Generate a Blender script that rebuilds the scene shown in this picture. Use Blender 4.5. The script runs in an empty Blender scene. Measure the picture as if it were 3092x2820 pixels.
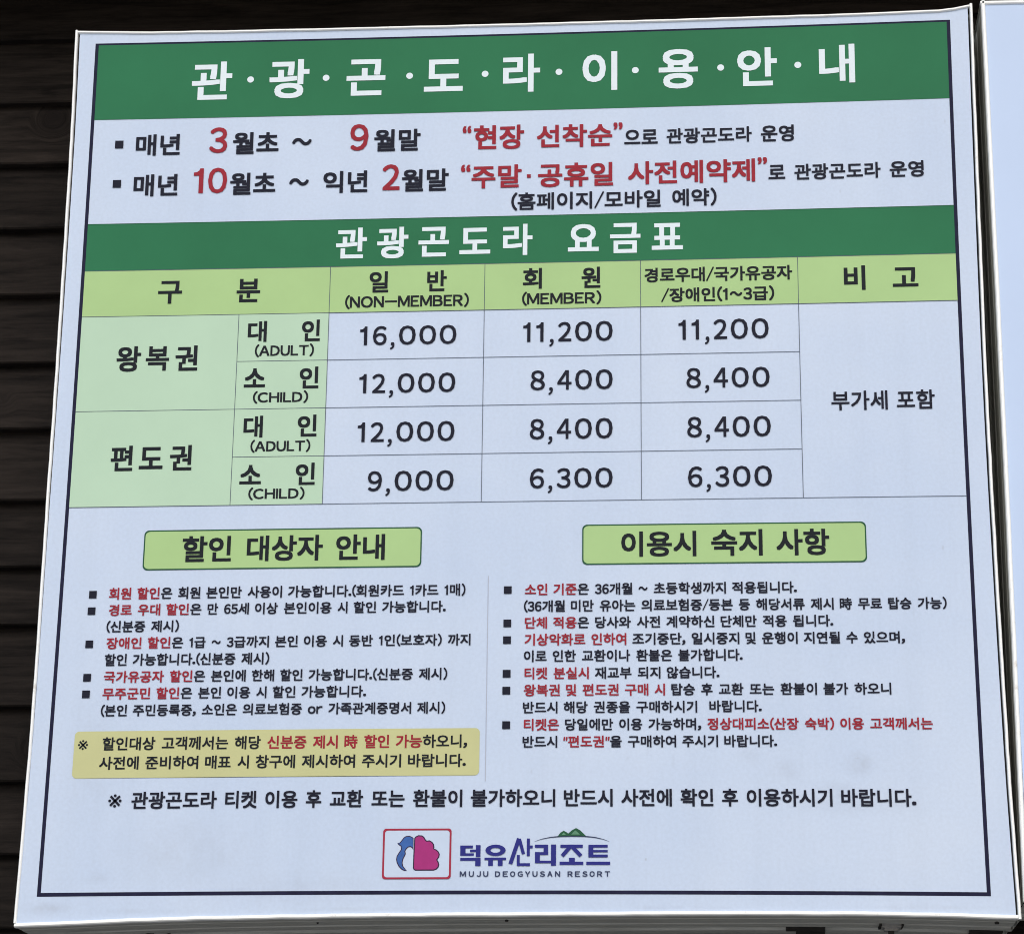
# A gondola fare board: white lightbox sign hung on dark lap siding, seen from below.
import bpy, bmesh, math, random
import numpy as np
from mathutils import Matrix, Vector

random.seed(7)
SC = bpy.context.scene
COL = SC.collection
R = math.radians

# ---------------------------------------------------------------- camera
ZC = 2.95                      # height of the middle of the board above the ground, metres
cam_data = bpy.data.cameras.new('camera')
cam_data.sensor_width = 36.0
cam_data.lens = 36.0 * 7667.46 / 3092.0
cam_data.clip_start = 0.05
cam_data.clip_end = 400.0
cam = bpy.data.objects.new('camera', cam_data)
COL.objects.link(cam)
right = Vector((0.9966764, 0.0806617, 0.0113988))
down = Vector((-0.0141783, 0.3095506, -0.9507773))
fwd = Vector((-0.0802198, 0.9474556, 0.3096654))
m = Matrix((right, -down, -fwd)).transposed().to_4x4()
m.translation = Vector((0.374128, -4.415346, ZC - 1.494841))
cam.matrix_world = m
SC.camera = cam

# ---------------------------------------------------------------- sky, sun, exposure
SUN_EL, SUN_AZ = 38.0, 160.0           # bright veiled sky in front of the wall
world = bpy.data.worlds.new('World')
SC.world = world
world.use_nodes = True
nt = world.node_tree
bg = nt.nodes['Background']
sky = nt.nodes.new('ShaderNodeTexSky')
sky.sky_type = 'NISHITA'
sky.sun_disc = False
sky.sun_elevation = R(SUN_EL)
sky.sun_rotation = R(SUN_AZ)
sky.air_density = 1.0
sky.dust_density = 3.0
sky.ozone_density = 1.0
nt.links.new(sky.outputs[0], bg.inputs[0])
bg.inputs[1].default_value = 0.12
sun_data = bpy.data.lights.new('sun', 'SUN')
sun_data.energy = 1.1
sun_data.angle = R(50)
sun_data.color = (1.0, 0.97, 0.93)
sun = bpy.data.objects.new('sun', sun_data)
COL.objects.link(sun)
az = R(SUN_AZ)
sdir = Vector((math.sin(az) * math.cos(R(SUN_EL)) * -1.0, math.cos(az) * math.cos(R(SUN_EL)), math.sin(R(SUN_EL))))
sun.rotation_euler = sdir.to_track_quat('Z', 'Y').to_euler()
sun.location = (1.5, -3.0, 7.0)
vs = SC.view_settings
vs.view_transform = 'Standard'
vs.look = 'None'
vs.gamma = 1.0
vs.use_curve_mapping = False
vs.exposure = 0.15
SC.cycles.use_denoising = True
SC.cycles.filter_width = 1.0           # keeps the small print crisp
SC.cycles.max_bounces = 5
SC.cycles.diffuse_bounces = 3

# ---------------------------------------------------------------- print layout, millimetres on the sheet from its middle
BBOX_RUNS = [
    ('headline', '관', -631.7, 703.9, -553.2, 784.4, 'w', 0.024),
    ('headline', '광', -480.2, 703.2, -402.5, 785.9, 'w', 0.024),
    ('headline', '곤', -329.6, 705.5, -254.1, 782.0, 'w', 0.024),
    ('headline', '도', -178.8, 710.3, -103.6, 777.8, 'w', 0.024),
    ('headline', '라', -26.1, 704.7, 45.5, 785.0, 'w', 0.024),
    ('headline', '이', 127.2, 703.8, 193.9, 785.3, 'w', 0.024),
    ('headline', '용', 273.2, 702.8, 347.8, 785.8, 'w', 0.024),
    ('headline', '안', 422.7, 703.6, 498.0, 783.7, 'w', 0.024),
    ('headline', '내', 577.4, 704.6, 644.6, 785.3, 'w', 0.024),
    ('fare_title', '관', -339.7, 367.4, -280.8, 430.0, 'w', 0.024),
    ('fare_title', '광', -261.2, 365.7, -201.8, 429.9, 'w', 0.024),
    ('fare_title', '곤', -182.3, 367.8, -124.3, 428.2, 'w', 0.024),
    ('fare_title', '도', -104.2, 371.5, -45.7, 424.6, 'w', 0.024),
    ('fare_title', '라', -21.8, 367.3, 34.0, 430.6, 'w', 0.024),
    ('fare_title', '요', 101.0, 372.2, 159.1, 427.5, 'w', 0.024),
    ('fare_title', '금', 180.3, 367.0, 237.5, 427.6, 'w', 0.024),
    ('fare_title', '표', 258.6, 371.9, 316.9, 425.6, 'w', 0.024),
    ('season1', '매년', -734.4, 588.3, -648.7, 632.9, 'k', 0.025),
    ('season1', '3', -591.8, 591.2, -557.1, 644.8, 'r', 0.016),
    ('season1', '월초', -545.9, 587.8, -457.1, 633.5, 'k', 0.025),
    ('season1', '~', -431.2, 603.6, -393.3, 619.1, 'k', 0.02),
    ('season1', '9', -318.9, 589.8, -283.6, 645.3, 'r', 0.016),
    ('season1', '월말', -272.6, 587.3, -183.0, 633.0, 'k', 0.025),
    ('season1', '“', -102.1, 621.2, -85.5, 636.7, 'r', 0.02),
    ('season1', '현장', -80.4, 586.0, 15.9, 636.4, 'r', 0.024),
    ('season1', '선착순', 40.3, 586.6, 184.5, 634.1, 'r', 0.024),
    ('season1', '”', 186.7, 620.2, 204.1, 635.6, 'r', 0.02),
    ('season1', '으로', 207.2, 589.6, 270.8, 619.5, 'k', 0.022),
    ('season1', '관광곤도라', 287.4, 588.4, 448.4, 620.3, 'k', 0.022),
    ('season1', '운영', 465.6, 587.2, 527.4, 621.2, 'k', 0.022),
    ('season2', '매년', -734.5, 503.5, -649.2, 549.1, 'k', 0.025),
    ('season2', '10', -618.9, 507.3, -554.1, 560.2, 'r', 0.016),
    ('season2', '월초', -548.1, 503.1, -460.4, 548.5, 'k', 0.025),
    ('season2', '~', -434.0, 519.6, -396.0, 535.0, 'k', 0.02),
    ('season2', '익년', -368.2, 502.7, -283.0, 548.2, 'k', 0.025),
    ('season2', '2', -254.6, 506.2, -221.2, 559.5, 'r', 0.016),
    ('season2', '월말', -216.9, 502.6, -127.3, 548.6, 'k', 0.025),
    ('season2', '“', -103.9, 540.4, -85.8, 555.8, 'r', 0.02),
    ('season2', '주말', -83.6, 505.6, 12.0, 553.7, 'r', 0.024),
    ('season2', '공휴일', 43.5, 504.9, 186.1, 554.2, 'r', 0.024),
    ('season2', '사전예약제', 214.1, 506.2, 453.5, 553.4, 'r', 0.024),
    ('season2', '”', 458.5, 541.0, 476.2, 555.5, 'r', 0.02),
    ('season2', '로', 478.3, 510.2, 509.8, 539.1, 'k', 0.022),
    ('season2', '관광곤도라', 526.8, 507.1, 686.9, 539.5, 'k', 0.022),
    ('season2', '운영', 703.5, 507.3, 766.3, 540.4, 'k', 0.022),
    ('booking', '(홈페이지/모바일', -7.1, 458.4, 275.8, 495.4, 'k', 0.022),
    ('booking', '예약)', 297.6, 459.2, 380.9, 495.9, 'k', 0.022),
    ('col0', '구', -675.7, 281.9, -630.1, 328.2, 'g', 0.024),
    ('col0', '분', -525.9, 282.4, -481.1, 329.7, 'g', 0.024),
    ('col1', '일', -273.6, 297.0, -237.7, 340.0, 'g', 0.024),
    ('col1', '반', -164.2, 297.5, -127.2, 340.0, 'g', 0.024),
    ('col1', '(NON–MEMBER)', -318.7, 264.4, -84.5, 293.1, 'g', 0.024),
    ('col2', '회', 16.6, 298.4, 52.5, 340.4, 'g', 0.024),
    ('col2', '원', 126.9, 298.0, 162.3, 340.3, 'g', 0.024),
    ('col2', '(MEMBER)', 15.5, 264.4, 164.2, 292.8, 'g', 0.024),
    ('col3', '경로우대/국가유공자', 244.7, 306.0, 518.7, 336.2, 'g', 0.026),
    ('col3', '/장애인(1~3급)', 275.7, 265.5, 485.0, 295.5, 'g', 0.026),
    ('col4', '비', 613.4, 282.6, 652.7, 331.2, 'g', 0.025),
    ('col4', '고', 702.3, 287.1, 748.9, 325.4, 'g', 0.025),
    ('row1', '왕', -747.4, 146.5, -701.2, 197.5, 'g', 0.024),
    ('row1', '복', -691.9, 147.5, -647.9, 196.5, 'g', 0.024),
    ('row1', '권', -636.0, 146.6, -593.7, 196.9, 'g', 0.024),
    ('row2', '편', -746.6, -49.1, -705.3, 0.1, 'g', 0.024),
    ('row2', '도', -693.3, -46.1, -648.9, -3.1, 'g', 0.024),
    ('row2', '권', -636.0, -49.5, -594.8, -0.1, 'g', 0.024),
    ('age1', '대', -501.0, 201.8, -465.1, 243.8, 'g', 0.026),
    ('age1', '인', -398.7, 201.6, -364.2, 244.6, 'g', 0.026),
    ('age1', '(ADULT)', -486.2, 171.1, -374.4, 197.2, 'g', 0.025),
    ('age2', '소', -504.2, 111.4, -464.2, 149.2, 'g', 0.026),
    ('age2', '인', -399.6, 107.6, -363.7, 150.7, 'g', 0.026),
    ('age2', '(CHILD)', -486.0, 78.9, -382.0, 104.0, 'g', 0.025),
    ('age3', '대', -500.9, 12.4, -464.9, 55.1, 'g', 0.026),
    ('age3', '인', -399.8, 13.0, -363.9, 55.7, 'g', 0.026),
    ('age3', '(ADULT)', -486.5, -17.3, -374.5, 8.1, 'g', 0.025),
    ('age4', '소', -504.1, -78.2, -464.0, -40.9, 'g', 0.026),
    ('age4', '인', -399.9, -81.0, -363.9, -38.2, 'g', 0.026),
    ('age4', '(CHILD)', -486.4, -109.1, -381.9, -84.5, 'g', 0.025),
    ('vat', '부가세', 584.2, 47.7, 685.5, 85.0, 'k', 0.016),
    ('vat', '포함', 701.9, 48.2, 770.0, 85.3, 'k', 0.016),
    ('box1', '할인', -603.4, -225.7, -512.9, -176.4, 'g', 0.024),
    ('box1', '대상자', -484.2, -225.7, -344.4, -177.1, 'g', 0.024),
    ('box1', '안내', -320.1, -226.2, -230.3, -177.1, 'g', 0.024),
    ('box2', '이용시', 200.4, -225.8, 335.7, -178.2, 'g', 0.024),
    ('box2', '숙지', 362.5, -225.8, 454.4, -176.2, 'g', 0.024),
    ('box2', '사항', 478.9, -226.1, 573.2, -176.6, 'g', 0.024),
    ('mark1', '※', -771.3, -570.9, -753.4, -553.1, 'g', 0.0),
    ('mark2', '※', -710.0, -674.3, -686.3, -650.9, 'k', 0.0),
]
LINE_RUNS = [
    ('left', '{회원 할인}은 회원 본인만 사용이 가능합니다.(회원카드 1카드 1매)', -733.4, -294.9, -81.2, -272.5, 0.023),
    ('left', '{경로 우대 할인}은 만 65세 이상 본인이용 시 할인 가능합니다.', -731.8, -325.4, -116.4, -303.7, 0.023),
    ('left', '(신분증 제시)', -734.3, -356.3, -601.6, -334.7, 0.023),
    ('left', '{장애인 할인}은 1급 ~ 3급까지 본인 이용 시 동반 1인(보호자) 까지', -732.3, -387.1, -70.6, -365.6, 0.023),
    ('left', '할인 가능합니다.(신분증 제시)', -733.6, -418.4, -434.0, -396.3, 0.023),
    ('left', '{국가유공자 할인}은 본인에 한해 할인 가능합니다.(신분증 제시)', -733.0, -449.5, -111.2, -427.8, 0.023),
    ('left', '{무주군민 할인}은 본인 이용 시 할인 가능합니다.', -733.4, -480.2, -256.5, -458.6, 0.023),
    ('left', '(본인 주민등록증, 소인은 의료보험증 or 가족관계증명서 제시)', -734.3, -511.0, -113.7, -489.5, 0.023),
    ('notice', '할인대상 고객께서는 해당 {신분증 제시 時 할인 가능}하오니,', -727.3, -572.5, -73.4, -548.6, 0.023),
    ('notice', '사전에 준비하여 매표 시 창구에 제시하여 주시기 바랍니다.', -730.9, -607.0, -75.1, -583.2, 0.023),
    ('right', '{소인 기준}은 36개월 ~ 초등학생까지 적용됩니다.', 26.3, -295.8, 513.4, -273.9, 0.023),
    ('right', '(36개월 미만 유아는 의료보험증/등본 등 해당서류 제시 時 무료 탑승 가능)', 24.9, -326.9, 775.2, -305.1, 0.023),
    ('right', '{단체 적용}은 당사와 사전 계약하신 단체만 적용 됩니다.', 26.9, -357.6, 575.9, -335.9, 0.023),
    ('right', '{기상악화로 인하여} 조기중단, 일시중지 및 운행이 지연될 수 있으며,', 26.7, -388.7, 700.1, -366.8, 0.023),
    ('right', '이로 인한 교환이나 환불은 불가합니다.', 25.8, -418.8, 415.1, -397.2, 0.023),
    ('right', '{티켓 분실시} 재교부 되지 않습니다.', 27.3, -450.2, 373.6, -428.5, 0.023),
    ('right', '{왕복권 및 편도권 구매 시} 탑승 후 교환 또는 환불이 불가 하오니', 26.4, -480.9, 672.7, -459.3, 0.023),
    ('right', '반드시 해당 권종을 구매하시기', 24.9, -512.0, 333.4, -490.5, 0.023),
    ('right', '바랍니다.', 354.9, -511.4, 446.6, -490.0, 0.023),
    ('right', '{티켓은} 당일에만 이용 가능하며, {정상대피소(산장 숙박) 이용 고객께서는}', 27.0, -543.0, 741.5, -521.6, 0.023),
    ('right', '반드시 {"편도권"}을 구매하여 주시기 바랍니다.', 24.9, -573.5, 472.0, -552.2, 0.023),
    ('foot', '관광곤도라 티켓 이용 후 교환 또는 환불이 불가하오니 반드시 사전에 확인 후 이용하시기 바랍니다.', -668.6, -677.6, 707.6, -646.7, 0.023),
]
PRICES = [
    ('16,000', -288.4, 191.3, -106.8, 229.4),
    ('11,200', 18.3, 191.8, 185.2, 231.4),
    ('11,200', 307.2, 190.6, 473.4, 230.7),
    ('12,000', -287.1, 95.9, -107.2, 134.6),
    ('8,400', 32.9, 96.4, 185.2, 135.6),
    ('8,400', 321.0, 95.5, 473.4, 135.0),
    ('12,000', -287.3, 0.1, -107.0, 39.3),
    ('8,400', 32.5, 0.4, 185.1, 40.4),
    ('8,400', 321.6, -0.3, 473.7, 39.7),
    ('9,000', -265.4, -95.3, -106.8, -56.3),
    ('6,300', 33.4, -94.1, 185.0, -55.6),
    ('6,300', 322.1, -95.5, 473.8, -56.0),
]
DOTS = [(-517.0, 744.9), (-369.6, 744.8), (-207.1, 744.8), (-60.7, 744.9), (81.9, 744.9), (228.5, 743.9), (391.3, 744.2), (537.4, 744.7)]
MIDDOT = [(25.9, 528.9)]
BULLETS = [(-767.0, 613.0, 16), (-767.1, 530.7, 16), (-763.2, -284.9, 14), (-763.6, -315.7, 14), (-763.7, -377.5, 14), (-763.4, -439.4, 14), (-763.4, -469.8, 14), (-4.5, -285.3, 14), (-4.7, -347.2, 14), (-4.9, -378.1, 14), (-4.8, -439.7, 14), (-5.0, -470.5, 14), (-4.5, -532.7, 14)]
BOX1 = (-675.1, -240.2, -163.0, -164.4)
BOX2 = (129.7, -239.7, 639.0, -164.1)
NOTICE = (-778.4, -621.9, -51.4, -537.5)
LOGO = (-218.5, -802.9, -98.0, -715.2)
ROWS = {'head_bot': 666.0, 'band_top': 447.4}
DIV = [(-40.7, -258.6), (-39.9, -632.4)]
FAN = [(-163.4, -731.7), (-160.7, -728.6), (-156.1, -726.7), (-149.8, -727.1), (-145.9, -729.9), (-143.0, -734.9), (-141.0, -736.3), (-136.4, -735.7), (-131.6, -738.4), (-128.4, -742.7), (-127.5, -748.1), (-128.3, -750.0), (-124.3, -751.6), (-120.4, -754.7), (-117.9, -759.7), (-118.6, -765.1), (-122.0, -769.7), (-120.0, -772.7), (-118.3, -777.4), (-119.4, -782.7), (-123.5, -786.9), (-128.2, -788.4), (-160.0, -788.4), (-163.2, -786.8), (-164.7, -783.4), (-164.3, -757.2)]
BIRD = [(-164.6, -731.9), (-167.0, -729.8), (-171.7, -727.8), (-178.0, -728.2), (-181.8, -730.5), (-185.6, -735.5), (-188.6, -739.4), (-193.2, -740.9), (-190.0, -744.0), (-186.8, -746.3), (-186.3, -751.7), (-189.7, -756.3), (-193.4, -762.5), (-194.4, -768.7), (-193.1, -774.8), (-189.8, -781.0), (-185.0, -786.0), (-179.5, -788.7), (-174.8, -788.7), (-178.8, -784.1), (-182.0, -779.5), (-183.0, -774.1), (-181.6, -767.9), (-178.6, -761.8), (-177.5, -758.7), (-178.8, -754.8), (-176.6, -751.0), (-173.5, -747.9), (-169.6, -747.2), (-166.5, -749.5), (-164.7, -752.6)]
HILL = [(87.8, -729.6), (92.8, -723.2), (98.5, -719.6), (103.6, -722.5), (106.4, -724.6), (112.9, -718.9), (120.0, -715.1), (127.2, -719.0), (138.0, -729.4), (112.9, -728.8)]
HILIGHT = [[(95.0, -726.8), (98.5, -723.2), (102.6, -726.8)], [(111.5, -726.5), (118.6, -719.0), (127.2, -726.5)]]
ARC_TOP = [(47.7, -738.1), (59.9, -733.6), (75.6, -730.2), (92.8, -728.5), (112.9, -727.9), (134.4, -728.5), (153.0, -730.4), (167.3, -734.0), (178.0, -738.3)]
ARC_BOT = [(47.7, -738.5), (59.9, -734.7), (75.6, -731.9), (92.8, -730.5), (112.9, -730.1), (134.4, -730.4), (153.0, -732.1), (167.3, -735.0), (178.0, -738.7)]
WRECT = [(-82.3, -749.9, -60.1, -745.0), (-82.1, -762.7, -73.0, -745.0), (-82.1, -762.7, -58.4, -758.5), (-64.9, -756.4, -54.2, -752.1), (-54.7, -765.0, -46.7, -744.3), (-81.9, -771.3, -46.3, -766.4), (-55.6, -780.6, -46.3, -766.4), (-39.5, -770.4, -1.8, -766.1), (-32.9, -780.3, -24.7, -770.4), (-16.0, -780.4, -7.8, -770.5), (34.3, -763.7, 39.5, -733.1), (39.6, -750.2, 44.5, -745.2), (17.0, -780.7, 22.1, -761.6), (17.0, -780.7, 39.8, -775.8), (48.5, -749.2, 71.4, -743.8), (63.6, -761.6, 71.4, -743.8), (48.6, -761.6, 71.5, -756.7), (48.7, -775.8, 57.2, -756.6), (48.7, -775.8, 77.3, -771.6), (76.6, -780.1, 85.3, -743.6), (92.9, -749.3, 131.8, -743.9), (108.0, -774.4, 118.0, -766.6), (91.6, -778.7, 132.7, -773.3), (141.6, -765.9, 150.1, -744.2), (141.6, -748.9, 175.1, -744.2), (148.7, -757.0, 175.1, -753.2), (141.6, -765.9, 175.1, -761.0), (138.0, -778.7, 179.3, -773.3)]
WSTROKE = [[(20.4, -733.1), (5.8, -777.1), 6.9], [(21.1, -733.8), (28.5, -760.1), 5.6], [(109.4, -748.2), (95.9, -763.5), 6.6], [(114.1, -748.2), (128.7, -763.5), 6.6]]
WRING = [(-20.4, -753.4), (-2.8, -753.4), (-20.5, -743.7), (-11.7, -753.4), (-20.4, -749.1)]
LATIN = [('M', -76.8, -799.0), ('U', -62.0, -799.0), ('J', -49.1, -799.0), ('U', -36.9, -799.0), ('D', -16.2, -799.1), ('E', -2.8, -799.1), ('O', 10.0, -799.1), ('G', 23.2, -799.1), ('Y', 36.1, -799.1), ('U', 48.9, -799.1), ('S', 61.8, -799.1), ('A', 74.8, -799.1), ('N', 88.2, -799.1), ('R', 110.0, -799.2), ('E', 122.8, -799.2), ('S', 135.6, -799.1), ('O', 148.1, -799.1), ('R', 161.2, -799.1), ('T', 174.6, -799.1)]
LATIN_H = 9.4
STAINS = [(611.4, -596.5, 13, 5, 0.3), (615.6, -607.0, 56, 44, 0.2), (422.7, -591.1, 46, 34, 0.1), (574.4, -649.2, 75, 28, 0.1), (576.8, -662.5, 22, 14, 0.2), (669.4, -680.7, 110, 30, 0.1), (41.3, -617.5, 4, 11, 0.2), (613.6, 484.3, 4, 8, 0.3), (196.4, 283.8, 4, 7, 0.4), (776.4, -214.6, 5, 10, 0.4), (242.1, -772.8, 4, 6, 0.4), (242.5, -795.6, 5, 30, 0.1), (814.2, 623.7, 4, 9, 0.3), (210.9, -593.5, 10, 14, 0.1), (291.5, -599.6, 8, 30, 0.1), (245.3, -576.0, 6, 30, 0.1), (-817.6, -856.8, 90, 22, 0.2), (-642.3, -862.3, 220, 10, 0.1), (-247.6, -858.7, 300, 9, 0.1), (268.8, -856.4, 260, 9, 0.1), (717.4, -856.2, 240, 10, 0.1), (590.3, -680.9, 150, 34, 0.1), (489.8, -617.4, 60, 44, 0.1), (-30.0, -749.7, 140, 60, 0.0), (-566.9, -758.5, 260, 120, 0.1), (-754.9, -592.5, 90, 220, 0.1), (-365.0, -823.0, 300, 60, 0.1), (-730.0, -693.1, 50, 20, 0.0), (-728.1, -803.3, 60, 25, 0.1), (487.9, -220.3, 4, 8, 0.3), (-540.2, -816.2, 90, 20, 0.0), (720.0, -333.6, 5, 30, 0.1)]
COLS = [-825.0, -519.4, -348.5, -55.3, 237.4, 529.2, 825.0]
RULES = [351.2, 258.0, 163.5, 68.8, -25.1, -118.2]
HALF_W, HALF_H = 825.0, 829.1

# ---------------------------------------------------------------- materials
def principled(name, color, rough=0.5, spec=0.3):
    mt = bpy.data.materials.new(name)
    mt.use_nodes = True
    n = mt.node_tree.nodes['Principled BSDF']
    n.inputs['Base Color'].default_value = (*color, 1)
    n.inputs['Roughness'].default_value = rough
    n.inputs['Specular IOR Level'].default_value = spec
    return mt, mt.node_tree, n

def noisy(name, color, rough=0.5, spec=0.3, var=0.06, scale=9.0, bump=0.0, bump_scale=200.0):
    """colour with fine uneven ink / wear"""
    mt, t, b = principled(name, color, rough, spec)
    tc = t.nodes.new('ShaderNodeTexCoord')
    nz = t.nodes.new('ShaderNodeTexNoise')
    nz.inputs['Scale'].default_value = scale
    nz.inputs['Detail'].default_value = 6.0
    nz.inputs['Roughness'].default_value = 0.65
    t.links.new(tc.outputs['Object'], nz.inputs['Vector'])
    mr = t.nodes.new('ShaderNodeMapRange')
    mr.inputs['From Min'].default_value = 0.3
    mr.inputs['From Max'].default_value = 0.7
    mr.inputs['To Min'].default_value = 1.0 - var
    mr.inputs['To Max'].default_value = 1.0 + var
    t.links.new(nz.outputs['Fac'], mr.inputs['Value'])
    hs = t.nodes.new('ShaderNodeHueSaturation')
    hs.inputs['Color'].default_value = (*color, 1)
    t.links.new(mr.outputs[0], hs.inputs['Value'])
    t.links.new(hs.outputs[0], b.inputs['Base Color'])
    if bump:
        n2 = t.nodes.new('ShaderNodeTexNoise')
        n2.inputs['Scale'].default_value = bump_scale
        n2.inputs['Detail'].default_value = 4.0
        t.links.new(tc.outputs['Object'], n2.inputs['Vector'])
        bp = t.nodes.new('ShaderNodeBump')
        bp.inputs['Strength'].default_value = bump
        bp.inputs['Distance'].default_value = 0.002
        t.links.new(n2.outputs['Fac'], bp.inputs['Height'])
        t.links.new(bp.outputs[0], b.inputs['Normal'])
    return mt

MAT = {
    'k': noisy('ink_black', (0.012, 0.014, 0.028), 0.55, 0.1, 0.12, 30),
    'g': noisy('ink_dark_green_black', (0.012, 0.016, 0.022), 0.55, 0.1, 0.10, 30),
    'r': noisy('ink_red', (0.300, 0.018, 0.034), 0.55, 0.15, 0.10, 25),
    'w': noisy('ink_white', (0.72, 0.83, 0.90), 0.5, 0.2, 0.03, 20),
    'v': noisy('ink_violet', (0.10, 0.02, 0.22), 0.5, 0.2, 0.03, 20),
    'green': noisy('ink_green', (0.024, 0.168, 0.077), 0.55, 0.12, 0.10, 2.2),
    'lime': noisy('ink_lime', (0.385, 0.585, 0.262), 0.5, 0.2, 0.04, 6),
    'pale': noisy('ink_pale_green', (0.46, 0.655, 0.50), 0.5, 0.2, 0.03, 6),
    'edge': noisy('ink_box_edge', (0.010, 0.085, 0.038), 0.5, 0.2, 0.05, 20),
    'yellow': noisy('ink_straw', (0.53, 0.55, 0.285), 0.5, 0.2, 0.04, 8),
    'navy': noisy('ink_border_navy', (0.015, 0.016, 0.044), 0.55, 0.08, 0.25, 40),
    'rule': noisy('ink_rule_grey', (0.085, 0.11, 0.155), 0.5, 0.15, 0.15, 60),
    'faint': noisy('ink_faint_rule', (0.42, 0.47, 0.58), 0.5, 0.15, 0.05, 60),
    'maroon': noisy('ink_maroon', (0.34, 0.022, 0.055), 0.5, 0.2, 0.05, 60),
    'fan': noisy('ink_magenta', (0.36, 0.025, 0.185), 0.5, 0.2, 0.06, 60),
    'bird': noisy('ink_bird_blue', (0.035, 0.115, 0.37), 0.5, 0.2, 0.15, 60),
    'outline': noisy('ink_outline', (0.030, 0.012, 0.05), 0.5, 0.2, 0.1, 60),
    'word': noisy('ink_wordmark_blue', (0.016, 0.020, 0.205), 0.5, 0.2, 0.06, 60),
    'latin': noisy('ink_slate', (0.030, 0.045, 0.11), 0.5, 0.2, 0.06, 60),
    'hill': noisy('ink_hill_green', (0.012, 0.09, 0.042), 0.5, 0.2, 0.2, 120),
    'hill_light': noisy('ink_hill_light', (0.10, 0.26, 0.16), 0.5, 0.2, 0.2, 120),
    'logo_white': noisy('ink_logo_white', (0.535, 0.645, 0.815), 0.5, 0.2, 0.02, 40),
    'panel2': noisy('blank_sheet', (0.50, 0.635, 0.87), 0.42, 0.3, 0.02, 3, 0.05, 60),
    'dark_metal': noisy('dark_metal', (0.03, 0.028, 0.026), 0.6, 0.3, 0.3, 60),
    'rust': noisy('rusty_bracket', (0.07, 0.028, 0.018), 0.8, 0.2, 0.4, 60),
    'rubber': noisy('black_rubber', (0.012, 0.012, 0.013), 0.6, 0.3, 0.1, 60),
    'steel': noisy('dull_steel', (0.36, 0.36, 0.35), 0.4, 0.5, 0.2, 80),
}

def trim_material():
    """white enamelled aluminium with worn and scuffed patches"""
    mt, t, b = principled('white_trim', (0.9, 0.92, 0.9), 0.35, 0.5)
    tc = t.nodes.new('ShaderNodeTexCoord')
    nz = t.nodes.new('ShaderNodeTexNoise')
    nz.inputs['Scale'].default_value = 26.0
    nz.inputs['Detail'].default_value = 7.0
    nz.inputs['Roughness'].default_value = 0.7
    t.links.new(tc.outputs['Object'], nz.inputs['Vector'])
    cr = t.nodes.new('ShaderNodeValToRGB')
    cr.color_ramp.elements[0].position = 0.27
    cr.color_ramp.elements[0].color = (0.62, 0.61, 0.57, 1)
    cr.color_ramp.elements[1].position = 0.40
    cr.color_ramp.elements[1].color = (0.93, 0.965, 0.965, 1)
    t.links.new(nz.outputs['Fac'], cr.inputs[0])
    t.links.new(cr.outputs[0], b.inputs['Base Color'])
    return mt

def casing_material():
    """bare grey aluminium extrusion, streaked along its length, grimy"""
    mt, t, b = principled('grey_casing', (0.36, 0.365, 0.34), 0.5, 0.4)
    tc = t.nodes.new('ShaderNodeTexCoord')
    mp = t.nodes.new('ShaderNodeMapping')
    mp.inputs['Scale'].default_value = (3.0, 40.0, 3.0)
    t.links.new(tc.outputs['Object'], mp.inputs['Vector'])
    nz = t.nodes.new('ShaderNodeTexNoise')
    nz.inputs['Scale'].default_value = 2.5
    nz.inputs['Detail'].default_value = 8.0
    nz.inputs['Roughness'].default_value = 0.7
    t.links.new(mp.outputs[0], nz.inputs['Vector'])
    cr = t.nodes.new('ShaderNodeValToRGB')
    cr.color_ramp.elements[0].position = 0.3
    cr.color_ramp.elements[0].color = (0.36, 0.365, 0.33, 1)
    cr.color_ramp.elements[1].position = 0.7
    cr.color_ramp.elements[1].color = (0.62, 0.64, 0.60, 1)
    t.links.new(nz.outputs['Fac'], cr.inputs[0])
    t.links.new(cr.outputs[0], b.inputs['Base Color'])
    return mt

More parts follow.
